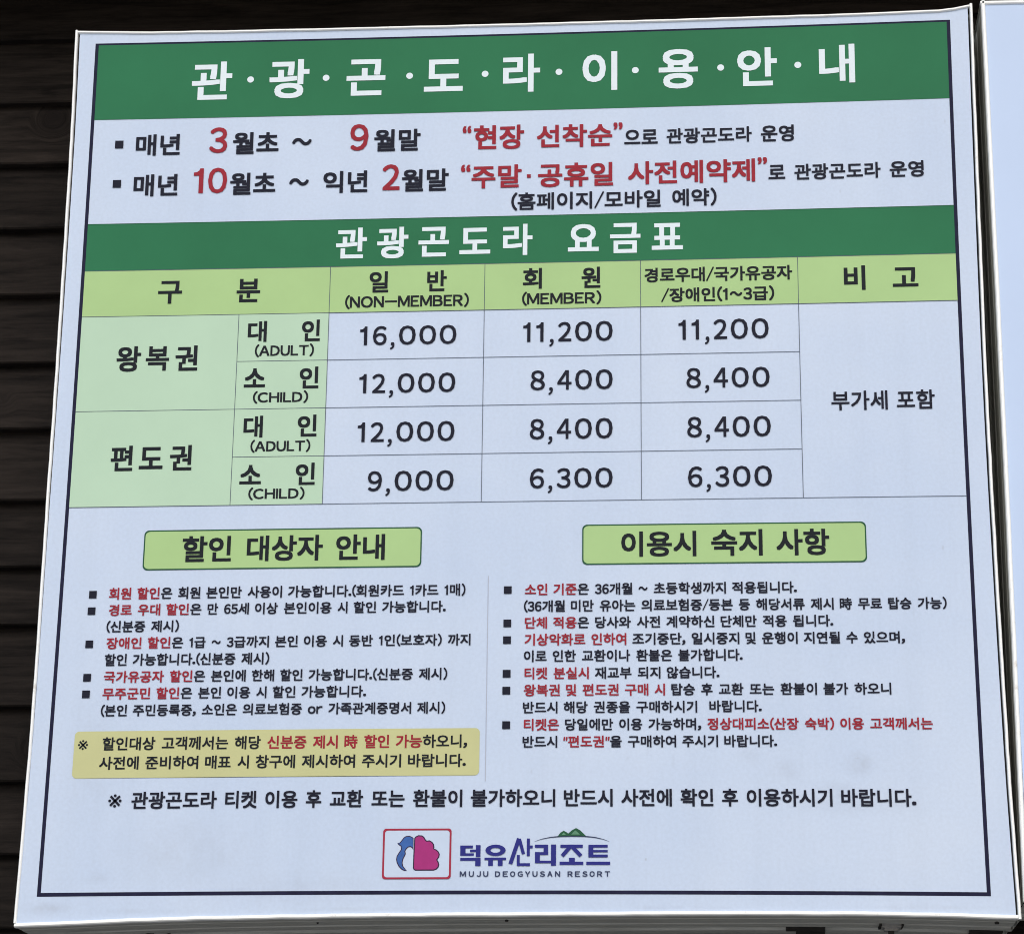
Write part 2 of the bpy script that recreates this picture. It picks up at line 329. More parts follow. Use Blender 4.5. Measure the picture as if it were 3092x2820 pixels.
def sheet_material():
    """white flex sheet, faintly blue, with grey blotches and specks of dirt at fixed spots"""
    mt, t, b = principled('flex_sheet', (0.6, 0.66, 0.76), 0.42, 0.3)
    N, Lk = t.nodes, t.links
    tc = N.new('ShaderNodeTexCoord')
    nz = N.new('ShaderNodeTexNoise')
    nz.inputs['Scale'].default_value = 2.2
    nz.inputs['Detail'].default_value = 8.0
    nz.inputs['Roughness'].default_value = 0.6
    Lk.new(tc.outputs['Object'], nz.inputs['Vector'])
    cr = N.new('ShaderNodeValToRGB')
    cr.color_ramp.elements[0].position = 0.3
    cr.color_ramp.elements[0].color = (0.495, 0.610, 0.800, 1)
    cr.color_ramp.elements[1].position = 0.7
    cr.color_ramp.elements[1].color = (0.560, 0.665, 0.830, 1)
    Lk.new(nz.outputs['Fac'], cr.inputs[0])
    n2 = N.new('ShaderNodeTexNoise')
    n2.inputs['Scale'].default_value = 34.0
    n2.inputs['Detail'].default_value = 6.0
    Lk.new(tc.outputs['Object'], n2.inputs['Vector'])
    rag = N.new('ShaderNodeMapRange')
    rag.inputs['From Min'].default_value = 0.25
    rag.inputs['From Max'].default_value = 0.7
    Lk.new(n2.outputs['Fac'], rag.inputs['Value'])
    # faint rain streaks running down, fine mottling of the weave
    sm = N.new('ShaderNodeMapping')
    sm.inputs['Scale'].default_value = (26.0, 1.0, 1.1)
    Lk.new(tc.outputs['Object'], sm.inputs['Vector'])
    sn = N.new('ShaderNodeTexNoise')
    sn.inputs['Scale'].default_value = 1.0
    sn.inputs['Detail'].default_value = 5.0
    Lk.new(sm.outputs[0], sn.inputs['Vector'])
    fm = N.new('ShaderNodeTexNoise')
    fm.inputs['Scale'].default_value = 160.0
    fm.inputs['Detail'].default_value = 2.0
    Lk.new(tc.outputs['Object'], fm.inputs['Vector'])
    s1 = N.new('ShaderNodeMapRange')
    s1.inputs['From Min'].default_value = 0.45; s1.inputs['From Max'].default_value = 0.75
    s1.inputs['To Min'].default_value = 1.0; s1.inputs['To Max'].default_value = 0.972
    Lk.new(sn.outputs['Fac'], s1.inputs['Value'])
    s2 = N.new('ShaderNodeMapRange')
    s2.inputs['From Min'].default_value = 0.25; s2.inputs['From Max'].default_value = 0.75
    s2.inputs['To Min'].default_value = 0.965; s2.inputs['To Max'].default_value = 1.035
    Lk.new(fm.outputs['Fac'], s2.inputs['Value'])
    s3 = N.new('ShaderNodeMath'); s3.operation = 'MULTIPLY'
    Lk.new(s1.outputs[0], s3.inputs[0]); Lk.new(s2.outputs[0], s3.inputs[1])
    grime = N.new('ShaderNodeHueSaturation')
    Lk.new(s3.outputs[0], grime.inputs['Value'])
    Lk.new(cr.outputs[0], grime.inputs['Color'])
    total = None
    for (sx, sy, rx, ry, a) in STAINS:
        sub = N.new('ShaderNodeVectorMath'); sub.operation = 'SUBTRACT'
        sub.inputs[1].default_value = (sx / 1000, 0, sy / 1000 + BASE)
        Lk.new(tc.outputs['Object'], sub.inputs[0])
        mul = N.new('ShaderNodeVectorMath'); mul.operation = 'MULTIPLY'
        mul.inputs[1].default_value = (1000 / (rx * 0.57), 0, 1000 / (ry * 0.57))
        Lk.new(sub.outputs[0], mul.inputs[0])
        ln = N.new('ShaderNodeVectorMath'); ln.operation = 'LENGTH'
        Lk.new(mul.outputs[0], ln.inputs[0])
        mr = N.new('ShaderNodeMapRange')
        mr.interpolation_type = 'SMOOTHSTEP'
        mr.inputs['From Min'].default_value = 1.25
        mr.inputs['From Max'].default_value = 0.1
        mr.inputs['To Max'].default_value = a
        Lk.new(ln.outputs['Value'], mr.inputs['Value'])
        if total is None:
            total = mr.outputs[0]
        else:
            ad = N.new('ShaderNodeMath'); ad.operation = 'MAXIMUM'
            Lk.new(total, ad.inputs[0]); Lk.new(mr.outputs[0], ad.inputs[1])
            total = ad.outputs[0]
    ml = N.new('ShaderNodeMath'); ml.operation = 'MULTIPLY'
    Lk.new(total, ml.inputs[0]); Lk.new(rag.outputs[0], ml.inputs[1])
    mx = N.new('ShaderNodeMix'); mx.data_type = 'RGBA'
    mx.inputs['B'].default_value = (0.16, 0.15, 0.15, 1)
    Lk.new(ml.outputs[0], mx.inputs['Factor'])
    Lk.new(grime.outputs[0], mx.inputs['A'])
    Lk.new(mx.outputs['Result'], b.inputs['Base Color'])
    n3 = N.new('ShaderNodeTexNoise')
    n3.inputs['Scale'].default_value = 5.0
    n3.inputs['Detail'].default_value = 3.0
    Lk.new(tc.outputs['Object'], n3.inputs['Vector'])
    bp = N.new('ShaderNodeBump')
    bp.inputs['Strength'].default_value = 0.12
    bp.inputs['Distance'].default_value = 0.01
    Lk.new(n3.outputs['Fac'], bp.inputs['Height'])
    Lk.new(bp.outputs[0], b.inputs['Normal'])
    return mt

def plank_material():
    """dark brown stained softwood, horizontal grain, knots"""
    mt, t, b = principled('dark_stained_wood', (0.03, 0.025, 0.022), 0.8, 0.12)
    N, Lk = t.nodes, t.links
    tc = N.new('ShaderNodeTexCoord')
    oi = N.new('ShaderNodeObjectInfo')
    off = N.new('ShaderNodeVectorMath'); off.operation = 'MULTIPLY_ADD'
    off.inputs[0].default_value = (17.0, 5.0, 9.0)
    Lk.new(oi.outputs['Random'], off.inputs[1])
    Lk.new(tc.outputs['Object'], off.inputs[2])
    # knots bend the grain
    vo = N.new('ShaderNodeTexVoronoi')
    vo.inputs['Scale'].default_value = 4.2
    Lk.new(off.outputs[0], vo.inputs['Vector'])
    kn = N.new('ShaderNodeMapRange')
    kn.interpolation_type = 'SMOOTHSTEP'
    kn.inputs['From Min'].default_value = 0.24
    kn.inputs['From Max'].default_value = 0.04
    Lk.new(vo.outputs['Distance'], kn.inputs['Value'])
    mp = N.new('ShaderNodeMapping')
    mp.inputs['Scale'].default_value = (3.0, 12.0, 34.0)
    Lk.new(off.outputs[0], mp.inputs['Vector'])
    bend = N.new('ShaderNodeVectorMath'); bend.operation = 'MULTIPLY_ADD'
    bend.inputs[1].default_value = (0.5, 0.0, 4.0)
    Lk.new(kn.outputs[0], bend.inputs[0])
    Lk.new(mp.outputs[0], bend.inputs[2])
    gr = N.new('ShaderNodeTexNoise')
    gr.inputs['Scale'].default_value = 1.6
    gr.inputs['Detail'].default_value = 9.0
    gr.inputs['Roughness'].default_value = 0.68
    gr.inputs['Distortion'].default_value = 0.5
    Lk.new(bend.outputs[0], gr.inputs['Vector'])
    cr = N.new('ShaderNodeValToRGB')
    cr.color_ramp.elements[0].position = 0.30
    cr.color_ramp.elements[0].color = (0.0030, 0.0024, 0.0022, 1)
    cr.color_ramp.elements[1].position = 0.75
    cr.color_ramp.elements[1].color = (0.0320, 0.0255, 0.0220, 1)
    Lk.new(gr.outputs['Fac'], cr.inputs[0])
    kd = N.new('ShaderNodeMix'); kd.data_type = 'RGBA'
    kd.inputs['B'].default_value = (0.006, 0.0045, 0.0045, 1)
    kf = N.new('ShaderNodeMath'); kf.operation = 'MULTIPLY'
    kf.inputs[1].default_value = 0.65
    Lk.new(kn.outputs[0], kf.inputs[0])
    Lk.new(kf.outputs[0], kd.inputs['Factor'])
    Lk.new(cr.outputs[0], kd.inputs['A'])
    tone = N.new('ShaderNodeMapRange')
    tone.inputs['To Min'].default_value = 0.75
    tone.inputs['To Max'].default_value = 1.3
    Lk.new(oi.outputs['Random'], tone.inputs['Value'])
    hs = N.new('ShaderNodeHueSaturation')
    Lk.new(tone.outputs[0], hs.inputs['Value'])
    Lk.new(kd.outputs['Result'], hs.inputs['Color'])
    Lk.new(hs.outputs[0], b.inputs['Base Color'])
    bp = N.new('ShaderNodeBump')
    bp.inputs['Strength'].default_value = 0.5
    bp.inputs['Distance'].default_value = 0.003
    Lk.new(gr.outputs['Fac'], bp.inputs['Height'])
    Lk.new(bp.outputs[0], b.inputs['Normal'])
    return mt

BASE = 0.8714                                   # sheet middle above the sign's lower edge, metres
MAT['trim'] = trim_material()
MAT['casing'] = casing_material()
MAT['sheet'] = sheet_material()
MAT['plank'] = plank_material()
MAT['ground'] = noisy('paving', (0.36, 0.35, 0.33), 0.9, 0.2, 0.2, 3)

# ---------------------------------------------------------------- object helpers
def link(name, verts, faces, mats, parent=None, mat_idx=None, smooth=False):
    me = bpy.data.meshes.new(name)
    me.from_pydata([tuple(v) for v in verts], [], faces)
    for k in (mats if isinstance(mats, (list, tuple)) else [mats]):
        me.materials.append(MAT[k])
    if mat_idx:
        me.polygons.foreach_set('material_index', mat_idx)
    if smooth:
        me.polygons.foreach_set('use_smooth', [True] * len(me.polygons))
    me.update()
    o = bpy.data.objects.new(name, me)
    COL.objects.link(o)
    if parent:
        o.parent = parent
    return o

def thing(name, loc, label, cat, group=None):
    o = bpy.data.objects.new(name, None)
    o.empty_display_size = 0.1
    o.location = loc
    COL.objects.link(o)
    o['label'] = label
    o['category'] = cat
    if group:
        o['group'] = group
    return o

def box(x0, y0, z0, x1, y1, z1):
    v = [(x, y, z) for x in (x0, x1) for y in (y0, y1) for z in (z0, z1)]
    f = [(0, 1, 3, 2), (4, 6, 7, 5), (0, 4, 5, 1), (2, 3, 7, 6), (0, 2, 6, 4), (1, 5, 7, 3)]
    return v, f

def merge(parts):
    V, F = [], []
    for v, f in parts:
        n = len(V)
        V += list(v)
        F += [tuple(i + n for i in q) for q in f]
    return V, F

def cylinder(c, axis, r, h, n=14, r2=None):
    """closed cylinder from c along axis"""
    r2 = r if r2 is None else r2
    a = Vector(axis).normalized()
    q = a.to_track_quat('Z', 'Y')
    V, F = [], []
    for rr, hh in ((r, 0), (r2, h)):
        for i in range(n):
            t = 2 * math.pi * i / n
            V.append(tuple(Vector(c) + q @ Vector((rr * math.cos(t), rr * math.sin(t), hh))))
    for i in range(n):
        j = (i + 1) % n
        F.append((i, j, n + j, n + i))
    F.append(tuple(range(n - 1, -1, -1)))
    F.append(tuple(range(n, 2 * n)))
    return V, F

def tube(path, r, n=8):
    V, F = [], []
    path = [Vector(p) for p in path]
    for k, p in enumerate(path):
        d = (path[min(k + 1, len(path) - 1)] - path[max(k - 1, 0)]).normalized()
        q = d.to_track_quat('Z', 'Y')
        for i in range(n):
            t = 2 * math.pi * i / n
            V.append(tuple(p + q @ Vector((r * math.cos(t), r * math.sin(t), 0))))
    for k in range(len(path) - 1):
        for i in range(n):
            j = (i + 1) % n
            F.append((k * n + i, k * n + j, (k + 1) * n + j, (k + 1) * n + i))
    F.append(tuple(range(n - 1, -1, -1)))
    F.append(tuple(range((len(path) - 1) * n, len(path) * n)))
    return V, F

# ---------------------------------------------------------------- ground and wall
gv = [(-40, -60, 0), (40, -60, 0), (40, 0.6, 0), (-40, 0.6, 0)]
g = link('ground', gv, [(0, 1, 2, 3)], 'ground')
g['kind'] = 'structure'

WALL_Y = 0.26
wall = thing('plank_wall', (0, WALL_Y, 0), 'dark brown wall of overlapping horizontal timber planks behind the signs', 'wall')
edges = [1.2892, 1.1392, 0.9892, 0.8436, 0.7043, 0.5584, 0.4151, 0.2678, 0.1274, -0.0201, -0.1569, -0.2742, -0.4346, -0.5809, -0.7176, -0.8555, -0.9955, -1.1375, -1.2805]
W0, W1 = -1.75, 2.95
for i in range(1, len(edges)):
    lo, hi = edges[i], edges[i - 1] + 0.025
    n = 24
    V, F = [], []
    rng = random.Random(i * 31)
    sag = [rng.uniform(-0.0012, 0.0012) for _ in range(n + 1)]
    for k in range(n + 1):
        x = W0 + (W1 - W0) * k / n
        s = sag[k]
        # section: back-bottom, front-bottom (eased), front-top, back-top ; front leans back to the top
        V += [(x, 0.026, ZC + lo + s), (x, 0.003, ZC + lo + s), (x, 0.0, ZC + lo + 0.003 + s),
              (x, 0.0255, ZC + hi), (x, 0.034, ZC + hi)]
    for k in range(n):
        a, b_ = k * 5, (k + 1) * 5
        for j in range(4):
            F.append((a + j, a + j + 1, b_ + j + 1, b_ + j))
        F.append((a + 4, a, b_, b_ + 4))
    F.append((0, 4, 3, 2, 1))
    e = n * 5
    F.append((e, e + 1, e + 2, e + 3, e + 4))
    link('plank', V, F, 'plank', wall)
# boarding behind the laps closes the wall
bv, bf = box(W0, 0.036, ZC - 1.30, W1, 0.06, ZC + 1.28)
link('backing_board', bv, bf, 'dark_metal', wall)

# unseen eave over the wall, added to keep the sky off the top planks
eave = thing('added_eave', (0, WALL_Y, ZC + 1.125), 'unseen dark timber eave added above both signs to shade the top planks', 'eave')
for k in range(3):
    v, f = box(W0, -0.360 + k * 0.125, 0.0, W1, -0.360 + k * 0.125 + 0.120, 0.022)
    link('soffit_board', v, f, 'plank', eave)
v, f = box(W0, -0.388, -0.012, W1, -0.362, 0.12)
link('fascia_board', v, f, 'plank', eave)

# ---------------------------------------------------------------- lightbox builder
def side_pts(tab, axis, n):
    """points along one edge of the frame, from a table of measured offsets (the frame is pulled in by the sheet)"""
    a = np.array(tab, float)
    t = np.linspace(a[0, axis], a[-1, axis], n)
    # smooth cubic through the table
    order = np.argsort(a[:, axis])
    xs, ys = a[order, axis], a[order, 1 - axis]
    deg = min(3, len(xs) - 1)
    out = []
    for q in t:
        k = int(np.clip(np.searchsorted(xs, q) - 1, 0, len(xs) - 2))
        h = xs[k + 1] - xs[k]
        s = (q - xs[k]) / h
        m0 = (ys[k + 1] - ys[max(k - 1, 0)]) / (xs[k + 1] - xs[max(k - 1, 0)])
        m1 = (ys[min(k + 2, len(xs) - 1)] - ys[k]) / (xs[min(k + 2, len(xs) - 1)] - xs[k])
        v = ((2 * s**3 - 3 * s**2 + 1) * ys[k] + (s**3 - 2 * s**2 + s) * h * m0 + (-2 * s**3 + 3 * s**2) * ys[k + 1] + (s**3 - s**2) * h * m1)
        out.append((q, v) if axis == 0 else (v, q))
    return out

def sweep(pts, inward, section, base):
    """carry a (inset, height) section along an edge; inward is the 2-D direction of the sign's middle"""
    V, F = [], []
    k = len(section)
    for (x, y) in pts:
        for (ins, h) in section:
            V.append((x + inward[0] * ins, -h, y + inward[1] * ins + base))
    for i in range(len(pts) - 1):
        for j in range(k - 1):
            a, b_ = i * k + j, (i + 1) * k + j
            F.append((a, a + 1, b_ + 1, b_))
    F.append(tuple(range(k)))
    e = (len(pts) - 1) * k
    F.append(tuple(range(e + k - 1, e - 1, -1)))
    return V, F

TRIM = 0.0056
def lightbox(root, edges4, sheet_mat, base, trim=TRIM, jitter=0.0):
    """edges4: top, bottom (left to right), left, right (bottom to top) outer edge points"""
    top, bot, lef, rig = edges4
    for pts, inw in ((top, (0, -1)), (bot, (0, 1)), (lef, (1, 0)), (rig, (-1, 0))):
        tw = trim * (1.3 if inw == (0, 1) and trim < 0.006 else 1.0)
        sec = [(0.0, -0.012), (0.0, 0.0020), (tw * 0.25, 0.0042), (tw * 0.70, 0.0042), (tw * 0.92, 0.0026), (tw, 0.0006), (tw, -0.006)]
        p2 = [(x + random.uniform(-1, 1) * jitter * abs(inw[0]), y + random.uniform(-1, 1) * jitter * abs(inw[1])) for x, y in pts]
        V, F = sweep(p2, inw, sec, base)
        link('frame_trim', V, F, 'trim', root)
    case = [(0.0012, -0.0125), (0.0012, -0.040), (0.0028, -0.042), (0.0028, -0.047), (0.0012, -0.049), (0.0012, -0.098),
            (0.0035, -0.101), (0.0035, -0.112), (0.0012, -0.115), (0.0012, -0.150), (0.0075, -0.153), (0.0075, -0.205), (0.0030, -0.208), (0.0030, -0.255)]
    for pts, inw in ((top, (0, -1)), (bot, (0, 1)), (lef, (1, 0)), (rig, (-1, 0))):
        V, F = sweep(pts, inw, case, base)
        F = F[:-2]
        link('side_panel', V, F, 'casing', root)
    # sheet: a patch stretched between the four trims
    n = 24
    def samp(pts, t):
        q = t * (len(pts) - 1); i = min(int(q), len(pts) - 2); s = q - i
        return np.array(pts[i]) * (1 - s) + np.array(pts[i + 1]) * s
    V, F = [], []
    ins = trim * 0.6
    for j in range(n + 1):
        for i in range(n + 1):
            u, v = i / n, j / n
            T, Bm, L_, R_ = samp(top, u), samp(bot, u), samp(lef, v), samp(rig, v)
            p = (1 - v) * Bm + v * T + (1 - u) * L_ + u * R_
            c = (1 - u) * (1 - v) * np.array(lef[0]) + u * (1 - v) * np.array(rig[0]) + (1 - u) * v * np.array(lef[-1]) + u * v * np.array(rig[-1])
            p = p - c
            p[0] += ins * (1 - 2 * u); p[1] += ins * (1 - 2 * v)
            V.append((p[0], 0.0, p[1] + base))
    for j in range(n):
        for i in range(n):
            a = j * (n + 1) + i
            F.append((a, a + 1, a + n + 2, a + n + 1))
    return link('face_sheet', V, F, sheet_mat, root, smooth=True)

# ---------------------------------------------------------------- the fare board
sign = thing('fare_board', (0, 0, ZC - BASE),
             'white fare board printed with green headings, a price table and red and black Korean notices', 'sign')
E_TOP = side_pts([(-0.8690, 0.8655), (-0.6934, 0.8588), (-0.0098, 0.8544), (0.4819, 0.8550), (0.8216, 0.8590), (0.8705, 0.8672)], 0, 60)
E_BOT = side_pts([(-0.8690, -0.8905), (-0.587, -0.8794), (-0.2771, -0.8736), (0.0411, -0.8710), (0.4409, -0.8694), (0.6645, -0.8708), (0.8770, -0.8762)], 0, 60)
E_LEF = side_pts([(-0.8707, -0.8832), (-0.8657, -0.5360), (-0.8662, -0.1624), (-0.8668, 0.2306), (-0.8700, 0.6446), (-0.8748, 0.8662)], 1, 60)
E_RIG = side_pts([(0.8825, -0.8762), (0.8756, -0.6051), (0.8705, -0.1224), (0.8698, 0.1315), (0.8725, 0.5200), (0.8761, 0.8690)], 1, 60)
sheet_ob = lightbox(sign, (E_TOP, E_BOT, E_LEF, E_RIG), 'sheet', BASE, jitter=0.0004)

K = 0.0068                                     # the stretched sheet is drawn out towards its corners
def P(x, y, layer=1.0):
    """sheet millimetres -> sign metres"""
    x, y = x / 1000.0, y / 1000.0
    s = 1 + K * (x * x + y * y)
    return (x * s, -0.00035 * layer, y * s + BASE)

def rect(x0, y0, x1, y1, layer=1.0, step=70.0):
    nx, ny = max(1, int(abs(x1 - x0) / step)), max(1, int(abs(y1 - y0) / step))
    V = [P(x0 + (x1 - x0) * i / nx, y0 + (y1 - y0) * j / ny, layer) for j in range(ny + 1) for i in range(nx + 1)]
    F = [(j * (nx + 1) + i, j * (nx + 1) + i + 1, (j + 1) * (nx + 1) + i + 1, (j + 1) * (nx + 1) + i) for j in range(ny) for i in range(nx)]
    return V, F

def rounded(x0, y0, x1, y1, r, n=6):
    pts = []
    for cx, cy, a0 in ((x1 - r, y1 - r, 0), (x0 + r, y1 - r, 90), (x0 + r, y0 + r, 180), (x1 - r, y0 + r, 270)):
        for i in range(n + 1):
            a = R(a0 + 90 * i / n)
            pts.append((cx + r * math.cos(a), cy + r * math.sin(a)))
    # extra points on the long sides so that they follow the sheet
    out = []
    for i, p in enumerate(pts):
        q = pts[(i + 1) % len(pts)]
        d = math.hypot(q[0] - p[0], q[1] - p[1])
        k = max(1, int(d / 60))
        for s in range(k):
            out.append((p[0] + (q[0] - p[0]) * s / k, p[1] + (q[1] - p[1]) * s / k))
    return out

def poly(pts, layer=1.0):
    """a filled outline (any simple polygon), triangulated"""
    from mathutils.geometry import tessellate_polygon
    tri = tessellate_polygon([[Vector((x, y, 0)) for x, y in pts]])
    V = [P(x, y, layer) for x, y in pts]
    F = []
    for a, b_, c in tri:
        pa, pb, pc = pts[a], pts[b_], pts[c]
        cr = (pb[0] - pa[0]) * (pc[1] - pa[1]) - (pb[1] - pa[1]) * (pc[0] - pa[0])
        F.append((a, b_, c) if cr > 0 else (a, c, b_))
    return V, F

def ring(outer, inner, layer=1.0):
    n = len(outer)
    V = [P(x, y, layer) for x, y in outer] + [P(x, y, layer) for x, y in inner]
    F = [(i, (i + 1) % n, n + (i + 1) % n, n + i) for i in range(n)]
    return V, F

# border line round the print: four strips
BW = 6.6
link('border_line', *merge([rect(-HALF_W, HALF_H - BW, HALF_W, HALF_H, 1)]), 'navy', sign)
link('border_line', *merge([rect(-HALF_W, -HALF_H, HALF_W, -HALF_H + BW, 1)]), 'navy', sign)
link('border_line', *merge([rect(-HALF_W, -HALF_H + BW, -HALF_W + BW, HALF_H - BW, 1)]), 'navy', sign)
link('border_line', *merge([rect(HALF_W - BW, -HALF_H + BW, HALF_W, HALF_H - BW, 1)]), 'navy', sign)

XI0, XI1 = -HALF_W + BW, HALF_W - BW
head_band = link('headline_band', *rect(XI0, ROWS['head_bot'], XI1, HALF_H - 4.2, 2), 'green', sign)
title_band = link('table_title_band', *rect(XI0, RULES[0], XI1, ROWS['band_top'], 2), 'green', sign)
# table cells that carry a tint
cells = {}
xs = [XI0] + COLS[1:-1] + [XI1]
cells['col0'] = link('heading_cell', *rect(XI0, RULES[1], COLS[2], RULES[0], 2), 'lime', sign)
for i, key in ((2, 'col1'), (3, 'col2'), (4, 'col3'), (5, 'col4')):
    cells[key] = link('heading_cell', *rect(COLS[i], RULES[1], COLS[i + 1] if i < 5 else XI1, RULES[0], 2), 'lime', sign)
cells['row1'] = link('ticket_cell', *rect(XI0, RULES[3], COLS[1], RULES[1], 2), 'pale', sign)
cells['row2'] = link('ticket_cell', *rect(XI0, RULES[5], COLS[1], RULES[3], 2), 'pale', sign)
for k in range(4):
    cells['age%d' % (k + 1)] = link('age_cell', *rect(COLS[1], RULES[k + 2], COLS[2], RULES[k + 1], 2), 'pale', sign)
# rules
T = 1.05
for i, y in enumerate(RULES):
    spans = [(XI0, XI1)] if i in (0, 1, 5) else ([(XI0, COLS[5])] if i == 3 else [(COLS[1], COLS[5])])
    for a, b_ in spans:
        link('table_rule', *rect(a, y - T / 2, b_, y + T / 2, 3), 'rule', sign)
link('table_rule', *rect(COLS[1] - T / 2, RULES[5], COLS[1] + T / 2, RULES[1], 3.4), 'rule', sign)
for c in COLS[2:6]:
    link('table_rule', *rect(c - T / 2, RULES[5], c + T / 2, RULES[0], 3.4), 'rule', sign)
link('table_rule', *rect(XI0, ROWS['band_top'] - 0.6, XI1, ROWS['band_top'] + 0.6, 3), 'edge', sign)
(dx0, dy0), (dx1, dy1) = DIV
link('divider_line', *rect((dx0 + dx1) / 2 - 0.7, dy1, (dx0 + dx1) / 2 + 0.7, dy0, 2), 'faint', sign)
# rounded heading boxes and the straw-coloured notice
boxes = {}
for key, bx in (('box1', BOX1), ('box2', BOX2)):
    o = rounded(*bx, 9.0)
    i = rounded(bx[0] + 2.3, bx[1] + 2.3, bx[2] - 2.3, bx[3] - 2.3, 6.7)
    boxes[key] = link('heading_box', *poly(rounded(bx[0] + 1, bx[1] + 1, bx[2] - 1, bx[3] - 1, 8.0), 2), 'lime', sign)
    n = min(len(o), len(i))
    o = rounded(*bx, 9.0); 
    # same number of points on both outlines
    cx, cy = (bx[0] + bx[2]) / 2, (bx[1] + bx[3]) / 2
    wx, wy = (bx[2] - bx[0]) / 2, (bx[3] - bx[1]) / 2
    i = [(cx + (x - cx) * (wx - 2.3) / wx, cy + (y - cy) * (wy - 2.3) / wy) for x, y in o]
    link('box_outline', *ring(o, i, 3), 'edge', boxes[key])
boxes['notice'] = link('notice_panel', *poly(rounded(*NOTICE, 8.0), 2), 'yellow', sign)

# ---------------------------------------------------------------- lettering
# Every character is taken from the built-in font (ASCII in its full-width form, which has the same sans-serif cut as the Korean).
WIDE = {chr(c): chr(c + 0xFEE0) for c in range(0x21, 0x7F)}
WIDE.update({'~': '\uff5e', '\u2013': '\uff0d', '"': '\u2033'})
HB0, HB1 = -0.075, 0.83                         # the box a Korean syllable fills, in ems
GLYPH = {}

def parse(s):
    """'{red} black' -> list of (word, colour mask)"""
    words, cur, msk, red = [], '', '', False
    for ch in s + ' ':
        if ch == '{': red = True
        elif ch == '}': red = False
        elif ch == ' ':
            words.append((cur, msk)); cur, msk = '', ''
        else:
            cur += ch; msk += '1' if red else '0'
    return words

def make_glyphs(chars):
    obs = []
    for ch in chars:
        c = bpy.data.curves.new('t', 'FONT')
        c.body = WIDE.get(ch, ch)
        c.resolution_u = 3
        c.dimensions = '2D'
        c.fill_mode = 'FRONT'
        o = bpy.data.objects.new('t', c)
        COL.objects.link(o)
        obs.append((ch, o))
    bpy.context.view_layer.update()
    dg = bpy.context.evaluated_depsgraph_get()
    for ch, o in obs:
        me = o.evaluated_get(dg).to_mesh()
        V = np.array([(v.co.x, v.co.y) for v in me.vertices])
        F = [tuple(p.vertices) for p in me.polygons]
        if sum(p.normal.z * p.area for p in me.polygons) < 0:
            F = [f[::-1] for f in F]
        GLYPH[ch] = (V, F)
        o.evaluated_get(dg).to_mesh_clear()
    for ch, o in obs:
        c = o.data
        bpy.data.objects.remove(o)
        bpy.data.curves.remove(c)

need = set('0123456789,') | {c[0] for c in LATIN}
for r in BBOX_RUNS: need |= set(r[1])
for r in LINE_RUNS: need |= set(r[1]) - set('{} ')
make_glyphs(sorted(need))
# plain figure one and capital I, without feet
ONE = [(0.505, 0), (0.592, 0), (0.592, 0.735), (0.527, 0.735), (0.505, 0.672), (0.45, 0.625), (0.365, 0.607), (0.365, 0.540), (0.505, 0.548)]
GLYPH['1'] = (np.array(ONE), [tuple(range(len(ONE)))])
GLYPH['I'] = (np.array([(0.46, 0), (0.545, 0), (0.545, 0.733), (0.46, 0.733)]), [(0, 1, 2, 3)])

# set widths in ems for characters that are not full squares: (left edge of ink, advance, ink width)
def metrics(ch):
    V = GLYPH[ch][0]
    lo, hi = V[:, 0].min(), V[:, 0].max()
    if ord(ch) >= 0x1100 and ch not in '\u2013\u201c\u201d':
        return lo, (0.92 if 0xAC00 <= ord(ch) <= 0xD7A3 else 1.0), 0.0, 1.0
    w = hi - lo
    if ch == '1': return lo, 0.42, 0.08, 1.0
    if ch in '0123456789':
        return lo, 0.545, 0.04, 0.465 / max(w, 0.30)
    if ch in '.,': return lo, 0.25, 0.03, 1.15
    if ch in '()': return lo, 0.31, 0.06, 1.0
    if ch == '"': return lo, 0.34, 0.05, 0.8
    if ch == '/': return lo, 0.45, 0.02, 0.42 / w
    if ch == '~': return lo, 0.80, 0.06, 0.68 / w
    return lo, w + 0.10, 0.05, 1.0

def layout(text):
    """characters of one word -> list of (char, x offset of glyph origin, x scale), ink bounds"""
    x, out, lo, hi, ylo, yhi = 0.0, [], 1e9, -1e9, 1e9, -1e9
    for ch in text:
        l0, adv, bear, k = metrics(ch)
        V = GLYPH[ch][0]
        ox = x if bear == 0.0 else x + bear - l0 * k
        out.append((ch, ox, k))
        lo = min(lo, ox + V[:, 0].min() * k); hi = max(hi, ox + V[:, 0].max() * k)
        ylo = min(ylo, V[:, 1].min()); yhi = max(yhi, V[:, 1].max())
        x += adv
    return out, lo, hi, ylo, yhi

